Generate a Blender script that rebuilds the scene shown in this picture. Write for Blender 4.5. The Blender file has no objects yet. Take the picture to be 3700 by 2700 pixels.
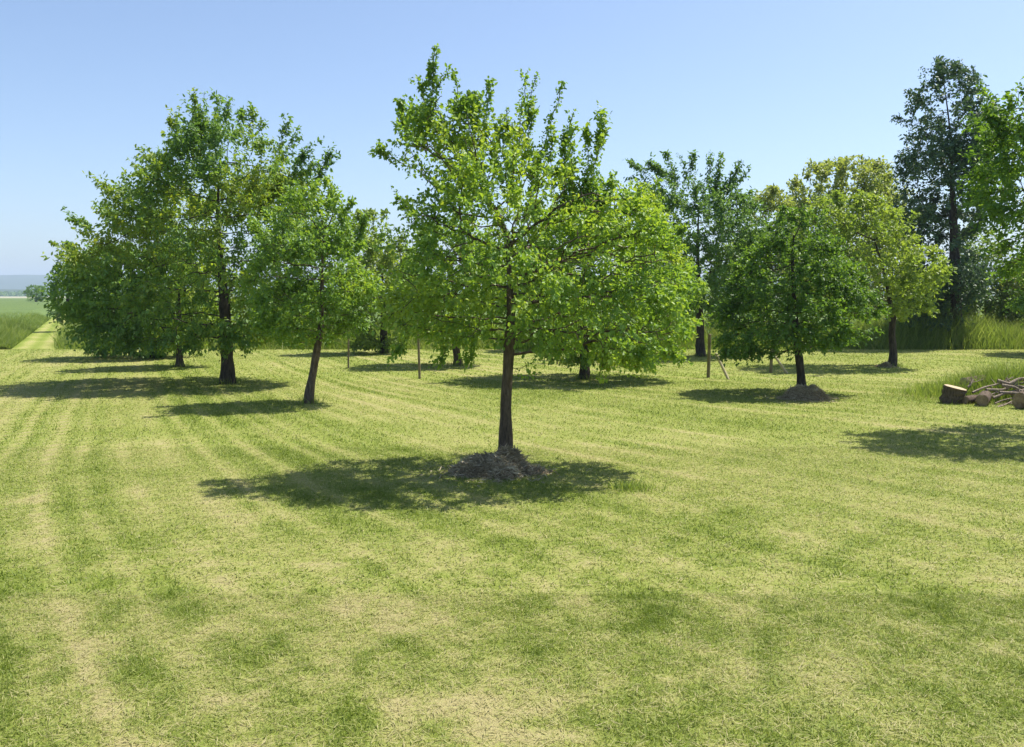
import bpy, math
import numpy as np
from mathutils import Vector

scene = bpy.context.scene
COL = scene.collection
R = math.radians

# ------------------------------------------------------------------ camera
CAM_H, FPX, HOR, PW, PH = 1.6, 1900.0, 653.0, 2264.0, 1652.0
PITCH = math.atan((PH / 2 - HOR) / FPX)
cam_d = bpy.data.cameras.new("camera")
cam_d.sensor_width = 36.0
cam_d.lens = 36.0 * FPX / PW
cam_d.clip_start = 0.05
cam_d.clip_end = 20000
cam = bpy.data.objects.new("camera", cam_d)
cam.location = (0, 0, CAM_H)
cam.rotation_euler = (math.pi / 2 - PITCH, 0, 0)
COL.objects.link(cam)
scene.camera = cam

# ------------------------------------------------------------------ light
SUN = Vector((0.47, 0.27, 1.0)).normalized()
EL = math.asin(SUN.z)
AZ = math.atan2(SUN.x, SUN.y)
world = bpy.data.worlds.new("World")
scene.world = world
world.use_nodes = True
wn = world.node_tree
wn.nodes.clear()
sky = wn.nodes.new("ShaderNodeTexSky")
sky.sky_type = 'NISHITA'
sky.sun_disc = False
sky.sun_elevation = EL
sky.sun_rotation = AZ
sky.altitude = 100
sky.air_density = 0.85
sky.dust_density = 1.4
sky.ozone_density = 2.4
bg = wn.nodes.new("ShaderNodeBackground")
bg.inputs[1].default_value = 0.1
wo = wn.nodes.new("ShaderNodeOutputWorld")
wn.links.new(sky.outputs[0], bg.inputs[0])
wn.links.new(bg.outputs[0], wo.inputs[0])

sun_d = bpy.data.lights.new("sun", 'SUN')
sun_d.energy = 4.4
sun_d.angle = R(0.5)
sun_d.color = (1.0, 0.95, 0.86)
sun = bpy.data.objects.new("sun", sun_d)
sun.rotation_euler = SUN.to_track_quat('Z', 'Y').to_euler()
sun.location = (20, 12, 40)
COL.objects.link(sun)

scene.view_settings.view_transform = 'Standard'
scene.view_settings.look = 'None'
scene.view_settings.exposure = 1.0
scene.view_settings.gamma = 1.0
scene.render.engine = 'CYCLES'
scene.cycles.use_denoising = True
scene.cycles.max_bounces = 6
scene.cycles.diffuse_bounces = 4
scene.cycles.glossy_bounces = 2
scene.cycles.transmission_bounces = 4
scene.cycles.volume_bounces = 0
scene.cycles.sample_clamp_indirect = 4.0

# ------------------------------------------------------------------ helpers
def ray(px, py):
    cx, cy = (px - PW / 2) / FPX, (PH / 2 - py) / FPX
    c, s = math.cos(PITCH), math.sin(PITCH)
    return np.array([cx, c + s * cy, -s + c * cy])

def gp(px, py, z=0.0):
    """point of the ground that a spot of the photograph shows"""
    d = ray(px, py)
    t = (z - CAM_H) / d[2]
    return np.array([0, 0, CAM_H]) + d * t

def at(px, py, Y):
    d = ray(px, py)
    return np.array([0, 0, CAM_H]) + d * (Y / d[1])

def hash01(ix, iy, iz, seed=0):
    n = (ix.astype(np.int64) * 374761393 + iy.astype(np.int64) * 668265263
         + iz.astype(np.int64) * 2147483647 + seed * 1274126177) & 0xFFFFFFFF
    n = ((n ^ (n >> 13)) * 1274126177) & 0xFFFFFFFF
    n = n ^ (n >> 16)
    return (n & 0xFFFFFF) / float(0xFFFFFF)

def noise(p, seed=0):
    """value noise, p (n,3) -> 0..1"""
    i = np.floor(p)
    f = p - i
    f = f * f * (3 - 2 * f)
    i = i.astype(np.int64)
    out = 0
    for dx in (0, 1):
        for dy in (0, 1):
            for dz in (0, 1):
                w = ((f[:, 0] if dx else 1 - f[:, 0]) * (f[:, 1] if dy else 1 - f[:, 1])
                     * (f[:, 2] if dz else 1 - f[:, 2]))
                out = out + w * hash01(i[:, 0] + dx, i[:, 1] + dy, i[:, 2] + dz, seed)
    return out

def fbm2(x, y, freq, seed=0, octv=4):
    a, s, t = 0.5, 0, 0
    for k in range(octv):
        p = np.stack([x * freq + 17.3 * k, y * freq - 9.1 * k, np.full_like(x, 3.7 * k)], 1)
        s = s + a * noise(p, seed + k)
        t += a
        a *= 0.55
        freq *= 2.1
    return s / t

def nrm(v):
    return v / np.maximum(np.linalg.norm(v, axis=-1, keepdims=True), 1e-9)

def new_mesh(name, V, F, k, mat, attrs=None, smooth=False):
    """V (n,3); F (m,k) index array"""
    V = np.asarray(V, np.float32)
    F = np.asarray(F, np.int32)
    me = bpy.data.meshes.new(name)
    me.vertices.add(len(V))
    me.vertices.foreach_set("co", V.ravel())
    me.loops.add(F.size)
    me.loops.foreach_set("vertex_index", F.ravel())
    me.polygons.add(len(F))
    me.polygons.foreach_set("loop_start", np.arange(0, F.size, k, dtype=np.int32))
    if smooth:
        me.polygons.foreach_set("use_smooth", np.ones(len(F), bool))
    for an, av in (attrs or {}).items():
        a = me.attributes.new(an, 'FLOAT', 'POINT')
        a.data.foreach_set("value", np.asarray(av, np.float32))
    me.update(calc_edges=True)
    me.validate()
    if mat:
        me.materials.append(mat)
    return me

def obj(name, me, parent=None, loc=(0, 0, 0)):
    o = bpy.data.objects.new(name, me)
    o.location = loc
    if parent:
        o.parent = parent
    COL.objects.link(o)
    return o

def tag(o, label, cat, group=None):
    o['label'] = label
    o['category'] = cat
    if group:
        o['group'] = group
    return o

def kind(o, k):
    o['kind'] = k
    return o

def empty(name, loc):
    o = bpy.data.objects.new(name, None)
    o.empty_display_size = 0.2
    o.location = loc
    COL.objects.link(o)
    return o

class NT:
    def __init__(s, name):
        s.m = bpy.data.materials.new(name)
        s.m.use_nodes = True
        s.t = s.m.node_tree
        s.t.nodes.clear()
        s.out = s.t.nodes.new("ShaderNodeOutputMaterial")
    def n(s, typ, **kw):
        nd = s.t.nodes.new(typ)
        for k_, v in kw.items():
            setattr(nd, k_, v)
        return nd
    def l(s, a, b):
        s.t.links.new(a, b)
    def attr(s, name):
        return s.n("ShaderNodeAttribute", attribute_name=name).outputs['Fac']
    def noise(s, scale, detail=3, rough=0.55, vec=None):
        nd = s.n("ShaderNodeTexNoise")
        nd.inputs['Scale'].default_value = scale
        nd.inputs['Detail'].default_value = detail
        nd.inputs['Roughness'].default_value = rough
        s.l(vec if vec else s.n("ShaderNodeTexCoord").outputs['Object'], nd.inputs['Vector'])
        return nd.outputs['Fac']
    def math(s, op, a, b):
        nd = s.n("ShaderNodeMath", operation=op)
        for i, v in enumerate((a, b)):
            if isinstance(v, (int, float)):
                nd.inputs[i].default_value = v
            else:
                s.l(v, nd.inputs[i])
        return nd.outputs[0]
    def ramp(s, fac, stops):
        nd = s.n("ShaderNodeValToRGB")
        el = nd.color_ramp.elements
        while len(el) < len(stops):
            el.new(0.5)
        for e, (p, c) in zip(el, stops):
            e.position = p
            e.color = (*c, 1)
        s.l(fac, nd.inputs[0])
        return nd.outputs[0]
    def bump(s, h, strength, dist):
        nd = s.n("ShaderNodeBump")
        nd.inputs['Strength'].default_value = strength
        nd.inputs['Distance'].default_value = dist
        s.l(h, nd.inputs['Height'])
        return nd.outputs[0]
    def mul(s, col, c):
        nd = s.n("ShaderNodeMix", data_type='RGBA', blend_type='MULTIPLY')
        nd.inputs[0].default_value = 1.0
        s.l(col, nd.inputs[6])
        nd.inputs[7].default_value = (*c, 1)
        return nd.outputs[2]
    def principled(s, col, rough=0.8, spec=0.3, normal=None):
        nd = s.n("ShaderNodeBsdfPrincipled")
        if isinstance(col, tuple):
            nd.inputs['Base Color'].default_value = (*col, 1)
        else:
            s.l(col, nd.inputs['Base Color'])
        nd.inputs['Roughness'].default_value = rough
        nd.inputs['Specular IOR Level'].default_value = spec
        if normal:
            s.l(normal, nd.inputs['Normal'])
        return nd.outputs[0]
    def done(s, sh):
        s.l(sh, s.out.inputs['Surface'])
        return s.m
    def leafy(s, col, tcol, mixf, rough, spec):
        p = s.principled(col, rough, spec)
        t = s.n("ShaderNodeBsdfTranslucent")
        s.l(tcol, t.inputs['Color'])
        mx = s.n("ShaderNodeMixShader")
        mx.inputs[0].default_value = mixf
        s.l(p, mx.inputs[1])
        s.l(t.outputs[0], mx.inputs[2])
        return s.done(mx.outputs[0])

def leaf_mat(name, dark, mid, light, tr=(1.45, 1.3, 0.45), mixf=0.45, rough=0.5, spec=0.42):
    n = NT(name)
    c = n.ramp(n.attr('tint'), [(0.0, dark), (0.5, mid), (1.0, light)])
    return n.leafy(c, n.mul(c, tr), mixf, rough, spec)

def bark_mat(name, a, b, scale=14):
    n = NT(name)
    tc = n.n("ShaderNodeTexCoord")
    mp = n.n("ShaderNodeMapping")
    mp.inputs['Scale'].default_value = (1, 1, 0.25)
    n.l(tc.outputs['Object'], mp.inputs['Vector'])
    f = n.noise(scale * 2.2, 6, 0.65, mp.outputs[0])
    c = n.ramp(f, [(0.3, a), (0.68, b)])
    return n.done(n.principled(c, 0.9, 0.2, n.bump(f, 1.0, 0.035)))

# ------------------------------------------------------------------ grass
# how dry / lush the mown grass is: stripes left by the mower, patches, blotches
SX = np.linspace(-40, 40, 801)           # the mower's rounds: nearly straight at the left, bending to the right
SU = np.cumsum(1.0 / (0.75 + 0.35 * np.tanh(SX / 5.0))) * 0.1
PATCH = [  # px, py, radius in px, amount (+ lush, - dry)
    (610, 1420, 90, .5), (850, 1420, 100, .45), (15, 1300, 90, .45), (10, 1460, 80, .45), (330, 1500, 100, .35),
    (1400, 1350, 150, .5), (1630, 1150, 130, .35), (2000, 1330, 120, .35), (780, 1590, 80, .5), (1380, 1080, 40, .7),
    (1700, 1540, 90, .25), (1180, 1420, 110, .3), (200, 1130, 90, .4), (150, 1240, 60, .25), (1300, 1180, 100, .2),
    (1000, 1330, 90, .2), (2150, 1540, 120, .25), (700, 1290, 90, .2), (1850, 1210, 120, .2), (330, 1420, 90, .2),
    (1070, 1560, 110, -.45), (1650, 1490, 130, -.45), (880, 1560, 70, -.4), (460, 1390, 70, -.35), (2240, 1630, 90, -.45),
    (980, 1225, 90, -.4), (300, 1130, 60, -.4), (260, 1560, 120, -.3), (500, 1290, 50, -.35), (1480, 1440, 60, -.25),
    (300, 1000, 40, -.3), (1780, 1340, 80, -.15), (60, 1100, 70, -.25), (560, 1540, 90, -.25), (1890, 1490, 70, -.3),
]
PATCH_W = []
for px_, py_, r_, a_ in PATCH:
    g_ = gp(px_, py_)
    rx_ = abs(gp(px_ + r_, py_)[0] - g_[0])
    PATCH_W.append((g_[0], g_[1], rx_ * 0.8, rx_ * 1.0, a_))

def lush(x, y):
    """0 = straw dry, 1 = deep green"""
    v = 0.51 + 0.46 * (fbm2(x, y, 0.55, 11, 4) - 0.5) + 0.75 * (fbm2(x, y, 2.6, 23, 4) - 0.5) * np.clip(1.3 - np.hypot(x, y) / 14.0, 0.35, 1) 
    v = v + 1.1 * (fbm2(x, y, 11.0, 57, 3) - 0.5) * np.clip(1.25 - np.hypot(x, y) / 8.0, 0.15, 1)
    u = y + np.interp(x, SX, SU) + 0.7 * (fbm2(x, y, 0.3, 5, 2) - 0.5)
    u = u / 0.8
    band = np.floor(u)
    bh = hash01(band, band * 0, band * 0, 3)
    fr = u - band + 0.3 * (hash01(band, band * 0, band * 0, 8) - 0.5)
    line = np.exp(-((fr - 0.5) / (0.08 + 0.12 * bh)) ** 2) * (0.2 + 0.8 * hash01(band, band * 0, band * 0, 13))
    # clippings lie thickest to the left; the stripes break up close to the camera and far right
    rng = np.hypot(x, y)
    amt = np.clip(np.maximum((rng - 2.0) / 4.0, 0.7 - 0.3 * (x + 0.5)), 0.4, 1.05) * np.clip(1.0 - (x + 1.0) / 12.0, 0.5, 1.0)
    amt = amt * np.clip(2.0 * fbm2(x, y, 0.9, 41, 3) - 0.15, 0.2, 1.3) * np.clip(1.6 + x / 12.0, 0.6, 1)
    v = v - 0.6 * line * amt + 0.42 * (bh - 0.45) * amt
    brk = np.clip(-0.75 + 3.2 * fbm2(x, y, 5.0, 63, 4), 0, 1.8) * 0.6
    for gx, gy, rx, ry, a in PATCH_W:
        v = v + a * brk * np.exp(-(((x - gx) / rx) ** 2 + ((y - gy) / ry) ** 2))
    # worn track at the left
    return np.clip(v, 0, 1)

def grass_mat(name, blade):
    n = NT(name)
    g = n.attr('lush')
    if blade:
        v = n.math('ADD', g, n.math('MULTIPLY', n.math('SUBTRACT', n.attr('tint'), 0.5), 1.0))
    else:
        v = n.math('ADD', g, n.math('MULTIPLY', n.math('SUBTRACT', n.noise(38, 5, 0.7), 0.5), 1.3))
    c = n.ramp(v, [(0.0, (0.405, 0.37, 0.18)), (0.3, (0.332, 0.355, 0.112)), (0.6, (0.235, 0.295, 0.06)), (1.0, (0.135, 0.195, 0.022))])
    if blade:
        return n.leafy(c, n.mul(c, (1.15, 1.15, 0.7)), 0.35, 0.55, 0.3)
    return n.done(n.principled(n.mul(c, (0.85, 0.82, 0.8)), 0.95, 0.1, n.bump(n.noise(90, 4, 0.7), 0.8, 0.02)))

M_LAWN = grass_mat("lawn_ground", False)
M_BLADE = grass_mat("lawn_blade", True)

EDGE_Y = 25.5
def path_edges(y):
    """left and right edge of the mown track at depth y"""
    xc0, xc1 = gp(78, 775)[0], gp(122, 722)[0]
    y0, y1 = gp(78, 775)[1], gp(122, 722)[1]
    xc = xc0 + (y - y0) / (y1 - y0) * (xc1 - xc0)
    return xc - 0.75, xc + 0.6

def blades(P, h, w, lean, rng, tri=False):
    """one bent blade (quad strip of two quads) per root"""
    n = len(P)
    a = rng.uniform(0, 2 * np.pi, n)
    side = np.stack([np.cos(a), np.sin(a), 0 * a], 1)
    b = rng.uniform(0, 2 * np.pi, n)
    ln = np.stack([np.cos(b), np.sin(b), 0 * b], 1) * (lean * h)[:, None]
    up = np.zeros((n, 3)); up[:, 2] = h
    hw = side * (w / 2)[:, None]
    if tri:
        V = np.stack([P - hw, P + hw, P + up + ln], 1).reshape(-1, 3)
        return V, np.arange(3 * n).reshape(n, 3), 3
    mid = P + up * 0.55 + ln * 0.35
    tip = P + up + ln
    V = np.stack([P - hw, P + hw, mid + hw * 0.8, mid - hw * 0.8, tip + hw * 0.12, tip - hw * 0.12], 1).reshape(-1, 3)
    i = np.arange(n)[:, None] * 6
    F = np.concatenate([i + np.array([[0, 1, 2, 3]]), i + np.array([[3, 2, 4, 5]])])
    return V, F, 4

# ---- ground sheets
def grid_sheet(name, xs, ys, z, mat, zf=None, attrs=None):
    X, Y = np.meshgrid(xs, ys)
    x, y = X.ravel(), Y.ravel()
    zz = np.full_like(x, z) if zf is None else zf(x, y)
    V = np.stack([x, y, zz], 1)
    nx, ny = len(xs), len(ys)
    i = (np.arange(ny - 1)[:, None] * nx + np.arange(nx - 1)[None, :]).ravel()
    F = np.stack([i, i + 1, i + nx + 1, i + nx], 1)
    return new_mesh(name, V, F, 4, mat, {k_: f_(x, y) for k_, f_ in (attrs or {}).items()}, True)

n_ = NT("meadow_soil")
M_SOIL = n_.done(n_.principled(n_.ramp(n_.noise(0.4, 5), [(0.3, (0.075, 0.11, 0.022)), (0.7, (0.12, 0.16, 0.04))]), 0.95, 0.1))
gs = np.concatenate([-np.geomspace(4000, 30, 16), [0], np.geomspace(30, 4000, 16)])
kind(obj("ground", grid_sheet("ground", gs, gs, -0.03, M_SOIL)), 'structure')

def lawn_z(x, y):
    return 0.012 * (fbm2(x, y, 0.9, 71, 3) - 0.5)
ys = np.concatenate([np.arange(-4, 1.5, 0.25), np.geomspace(1.5, EDGE_Y + 0.3, 300)])
xs = np.sign(np.linspace(-1, 1, 401)) * np.abs(np.linspace(-1, 1, 401)) ** 1.35 * 26
kind(obj("lawn", grid_sheet("lawn", xs, ys, 0, M_LAWN, lawn_z, {'lush': lush})), 'structure')

ys = np.geomspace(EDGE_Y + 0.3, 150, 60)
Vp, Fp = [], []
for k_, y in enumerate(ys):
    l_, r_ = path_edges(y)
    for t in np.linspace(0, 1, 13):
        Vp.append((l_ + (r_ - l_) * t, y, 0.0))
for k_ in range(len(ys) - 1):
    for t in range(12):
        i = k_ * 13 + t
        Fp.append((i, i + 1, i + 14, i + 13))
Vp = np.array(Vp)
kind(obj("path", new_mesh("path", Vp, Fp, 4, M_LAWN, {'lush': 0.52 + 0.22 * np.cos(4 * np.pi * np.tile(np.linspace(0, 1, 13), len(ys))) + 0.9 * (fbm2(Vp[:, 0], Vp[:, 1], 1.4, 9, 3) - 0.5)}, True)), 'structure')

# ---- short blades of the mown lawn
rng = np.random.default_rng(5)
PV, PF, PA, PT = [], [], [], []
off = 0
for (y0, y1, num, w, h0, h1) in ((1.7, 4.5, 270000, 0.0042, 0.012, 0.036), (4.5, 9.0, 270000, 0.007, 0.012, 0.032),
                                 (9.0, 16.0, 200000, 0.012, 0.016, 0.036), (16.0, EDGE_Y, 150000, 0.02, 0.016, 0.04)):
    y = np.sqrt(rng.uniform(y0 ** 2, y1 ** 2, num))
    x = rng.uniform(-0.72, 0.72, num) * (y + 0.5)
    g = lush(x, y)
    keep = rng.random(num) < 0.45 + 0.55 * g
    x, y, g = x[keep], y[keep], g[keep]
    n = len(x)
    flat = rng.random(n) < 0.16 + 0.34 * (1 - g)          # cut blades lying about
    h = rng.uniform(h0, h1, n) * (0.5 + 0.7 * g)
    h = np.where(flat, 0.005, h)
    ln = np.where(flat, rng.uniform(6, 14, n), rng.uniform(0.15, 1.3, n))
    P = np.stack([x, y, lawn_z(x, y) - 0.002 + flat * rng.uniform(0.004, 0.016, n)], 1)
    V, F, _ = blades(P, h, rng.uniform(0.7, 1.3, n) * w, ln, rng, tri=True)
    g = np.where(flat, g - 0.22, g)
    PV.append(V); PF.append(F + off); off += len(V)
    PA.append(np.repeat(g, 3)); PT.append(np.repeat(rng.random(n), 3))
kind(obj("mown_grass", new_mesh("mown_grass", np.concatenate(PV), np.concatenate(PF), 3, M_BLADE,
     {'lush': np.concatenate(PA), 'tint': np.concatenate(PT)})), 'stuff')

# ---- tall meadow grass behind the lawn
M_TALL = leaf_mat("tall_grass", (0.14, 0.20, 0.04), (0.21, 0.285, 0.06), (0.33, 0.37, 0.13), (1.2, 1.2, 0.6), 0.45, 0.5, 0.3)
def tall_patch(name, x, y, h, w, seed, zb=0.0):
    r = np.random.default_rng(seed)
    n = len(x)
    P = np.stack([x, y, np.full(n, zb - 0.02)], 1)
    V, F, k_ = blades(P, h, w, r.uniform(0.08, 0.9, n), r)
    t = np.clip(0.45 + 0.9 * (fbm2(x, y, 0.5, seed, 3) - 0.5) + r.normal(0, 0.24, n), 0, 1)
    return kind(obj(name, new_mesh(name, V, F, k_, M_TALL, {'tint': np.repeat(t, 6)})), 'stuff')

n = 130000
y = EDGE_Y + 7.0 * rng.random(n) ** 1.5 + 0.35 * rng.normal(size=n) * 0.4
x = rng.uniform(-20, 24, n)
k_ = x > path_edges(y)[1] + 0.05 * rng.normal(size=n)
x, y = x[k_], y[k_]
h = (0.15 + 0.85 * fbm2(x, y, 0.45, 88, 4) + 0.3 * np.clip((x - 8) / 6, 0, 1)) * rng.uniform(0.3, 1.25, len(x)) ** 1.2
h = h * np.clip(0.35 + (y - EDGE_Y) / 1.2, 0.35, 1)
tall_patch("meadow_grass", x, y, h, rng.uniform(0.010, 0.024, len(x)), 4)

n = 110000
y = EDGE_Y + 34 * rng.random(n) ** 1.8
x = path_edges(y)[0] - 14 * rng.random(n) ** 1.2
h = (0.25 + 0.6 * fbm2(x, y, 0.4, 81, 4)) * rng.uniform(0.4, 1.15, n)
h = h * np.clip(0.3 + (path_edges(y)[0] - x) / 1.3, 0.3, 1) * np.clip(0.6 + (y - EDGE_Y) / 1.5, 0.6, 1) * np.clip(1.3 - (y - EDGE_Y) / 60, 0.8, 1.2)
# the same grass on the other side of the track
n2 = 26000
y2 = EDGE_Y + 6 + 28 * rng.random(n2) ** 1.4
x2 = path_edges(y2)[1] + 3.5 * rng.random(n2) ** 1.3
h2 = (0.3 + 0.6 * fbm2(x2, y2, 0.4, 83, 4)) * rng.uniform(0.4, 1.15, n2) * np.clip(0.3 + (x2 - path_edges(y2)[1]) / 1.0, 0.3, 1)
x, y, h = np.concatenate([x, x2]), np.concatenate([y, y2]), np.concatenate([h, h2]); n += n2
tall_patch("field_margin_grass", x, y, h, rng.uniform(0.012, 0.03, n), 6)

# ---- crop fields beyond
n_ = NT("crop")
fc = n_.noise(0.15, 6, 0.6)
M_CROP = n_.done(n_.principled(n_.ramp(fc, [(0.3, (0.085, 0.135, 0.04)), (0.7, (0.115, 0.165, 0.045))]), 0.9, 0.15, n_.bump(n_.noise(3, 4), 0.6, 0.3)))
n_ = NT("ripe_field")
M_RIPE = n_.done(n_.principled(n_.ramp(n_.noise(0.02, 3), [(0.3, (0.25, 0.25, 0.16)), (0.7, (0.33, 0.32, 0.22))]), 0.9, 0.1))
def crop(side):
    ys = np.geomspace(36, 330, 90)
    ss = np.concatenate([[0, 0.03, 0.3, 0.8], np.geomspace(1.5, 420, 50)])
    S_, Y_ = np.meshgrid(ss, ys)
    l_, r_ = path_edges(np.minimum(Y_, 150))
    X_ = np.where(S_ >= 0, (l_ - S_) if side < 0 else (r_ + S_), 0)
    x, y = X_.ravel(), Y_.ravel()
    z = np.where(S_.ravel() < 0.01, -0.02, 0.42 + 0.12 * fbm2(x, y, 0.5, 3, 3))
    z = -0.02 + (z + 0.02) * np.clip((y - 36) / 9, 0, 1) * np.clip(S_.ravel() / 1.4, 0, 1)
    nx = len(ss)
    i = (np.arange(len(ys) - 1)[:, None] * nx + np.arange(nx - 1)[None]).ravel()
    F = np.stack([i, i + 1, i + nx + 1, i + nx], 1)
    kind(obj("crop_field", new_mesh("crop_field", np.stack([x, y, z], 1), F, 4, M_CROP, None, True)), 'structure')
crop(-1); crop(1)
kind(obj("ripe_field", grid_sheet("ripe_field", np.linspace(-900, 700, 30), np.linspace(332, 900, 10), 0.4, M_RIPE)), 'structure')

# ---- hills on the horizon
n_ = NT("wooded_hills")
M_HILL = n_.done(n_.principled(n_.ramp(n_.noise(0.01, 6, 0.65), [(0.35, (0.03, 0.055, 0.02)), (0.7, (0.07, 0.10, 0.035))]), 0.95, 0.1))
def hill(name, y0, depth, hmax, seed):
    def zf(x, y):
        t = np.clip((y - y0) / depth, 0, 1)
        ridge = fbm2(x, x * 0, 0.0011, seed, 4)
        return hmax * (0.62 + 0.55 * ridge) * np.sin(t * np.pi * 0.5) ** 1.2 - 0.5 + 6 * np.clip(t * 3, 0, 1) * fbm2(x, y, 0.02, seed + 3, 3)
    return kind(obj(name, grid_sheet(name, np.linspace(-3600, 3000, 160), np.linspace(y0, y0 + depth, 30), 0, M_HILL, zf)), 'structure')
hill("hills", 2200, 900, 72, 8)
hill("low_hills", 1150, 350, 9, 21)

# ------------------------------------------------------------------ trees
def frusta(A, B, ra, rb, sides):
    d = nrm(B - A)
    ref = np.where(np.abs(d[:, 2:3]) > 0.9, np.array([[1.0, 0, 0]]), np.array([[0, 0, 1.0]]))
    u = nrm(np.cross(d, ref)); v = np.cross(d, u)
    ang = np.arange(sides) / sides * 2 * np.pi
    ring = u[:, None, :] * np.cos(ang)[None, :, None] + v[:, None, :] * np.sin(ang)[None, :, None]
    V = np.concatenate([A[:, None, :] + ring * ra[:, None, None], B[:, None, :] + ring * rb[:, None, None]], 1).reshape(-1, 3)
    i = np.arange(len(A))[:, None] * 2 * sides
    F = []
    for s in range(sides):
        t = (s + 1) % sides
        F.append(i + np.array([[s, t, sides + t, sides + s]]))
    return V, np.concatenate(F)

def tube(pts, rad, sides, wob, seed):
    """smooth tapering tube with a slightly uneven outline"""
    pts = np.asarray(pts, float)
    t = np.linspace(0, 1, len(pts))
    tt = np.linspace(0, 1, max(14, 6 * len(pts)))
    # catmull style smoothing through repeated averaging
    C = np.stack([np.interp(tt, t, pts[:, k]) for k in range(3)], 1)
    for _ in range(3):
        C[1:-1] = 0.25 * C[:-2] + 0.5 * C[1:-1] + 0.25 * C[2:]
    r = np.interp(tt, np.linspace(0, 1, len(rad)), rad)
    ang = np.arange(sides) / sides * 2 * np.pi
    n = len(C)
    P = np.stack([np.repeat(np.cos(ang)[None], n, 0) * 2.2, np.repeat(np.sin(ang)[None], n, 0) * 2.2, np.repeat((tt * 9)[:, None], sides, 1)], 2).reshape(-1, 3)
    nz = noise(P + seed, seed).reshape(n, sides)
    rr = r[:, None] * (1 + wob * (nz - 0.5))
    d = nrm(np.gradient(C, axis=0))
    ref = np.where(np.abs(d[:, 2:3]) > 0.5, np.array([[1.0, 0, 0]]), np.array([[0, 0, 1.0]]))
    u = nrm(np.cross(ref, d)); w = np.cross(d, u)
    V = C[:, None] + rr[..., None] * (u[:, None] * np.cos(ang)[None, :, None] + w[:, None] * np.sin(ang)[None, :, None])
    V = V.reshape(-1, 3)
    F = []
    for k in range(n - 1):
        for s in range(sides):
            q = (s + 1) % sides
            F.append((k * sides + s, k * sides + q, (k + 1) * sides + q, (k + 1) * sides + s))
    return V, np.array(F), C, r

def leaf_arrays(P, D, L, W, rng, up=0.8, fold=0.22, droop=0.3):
    """P root, D direction of each leaf; two triangles folded along the midrib"""
    n = len(P)
    D = nrm(D + np.array([0, 0, -1.0]) * droop)
    N = nrm(np.array([0, 0, 1.0]) * up + rng.normal(0, 1, (n, 3)) * 0.6)
    S = nrm(np.cross(D, N) + 1e-6)
    N = np.cross(S, D)
    lift = N * (fold * W)[:, None]
    def side(t, k, sg):
        return P + D * (L * t)[:, None] + sg * S * (W * k)[:, None] + lift * (2 * k) - N * (0.10 * L * t * t)[:, None]
    tip = P + D * L[:, None] - N * (0.12 * L)[:, None]
    V = np.stack([P, side(0.28, 0.46, -1), side(0.66, 0.40, -1), tip, side(0.66, 0.40, 1), side(0.28, 0.46, 1)], 1).reshape(-1, 3)
    i = np.arange(n)[:, None] * 6
    F = np.concatenate([i + np.array([[0, 1, 2, 3]]), i + np.array([[0, 3, 4, 5]])])
    return V, F

BASES = []

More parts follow.
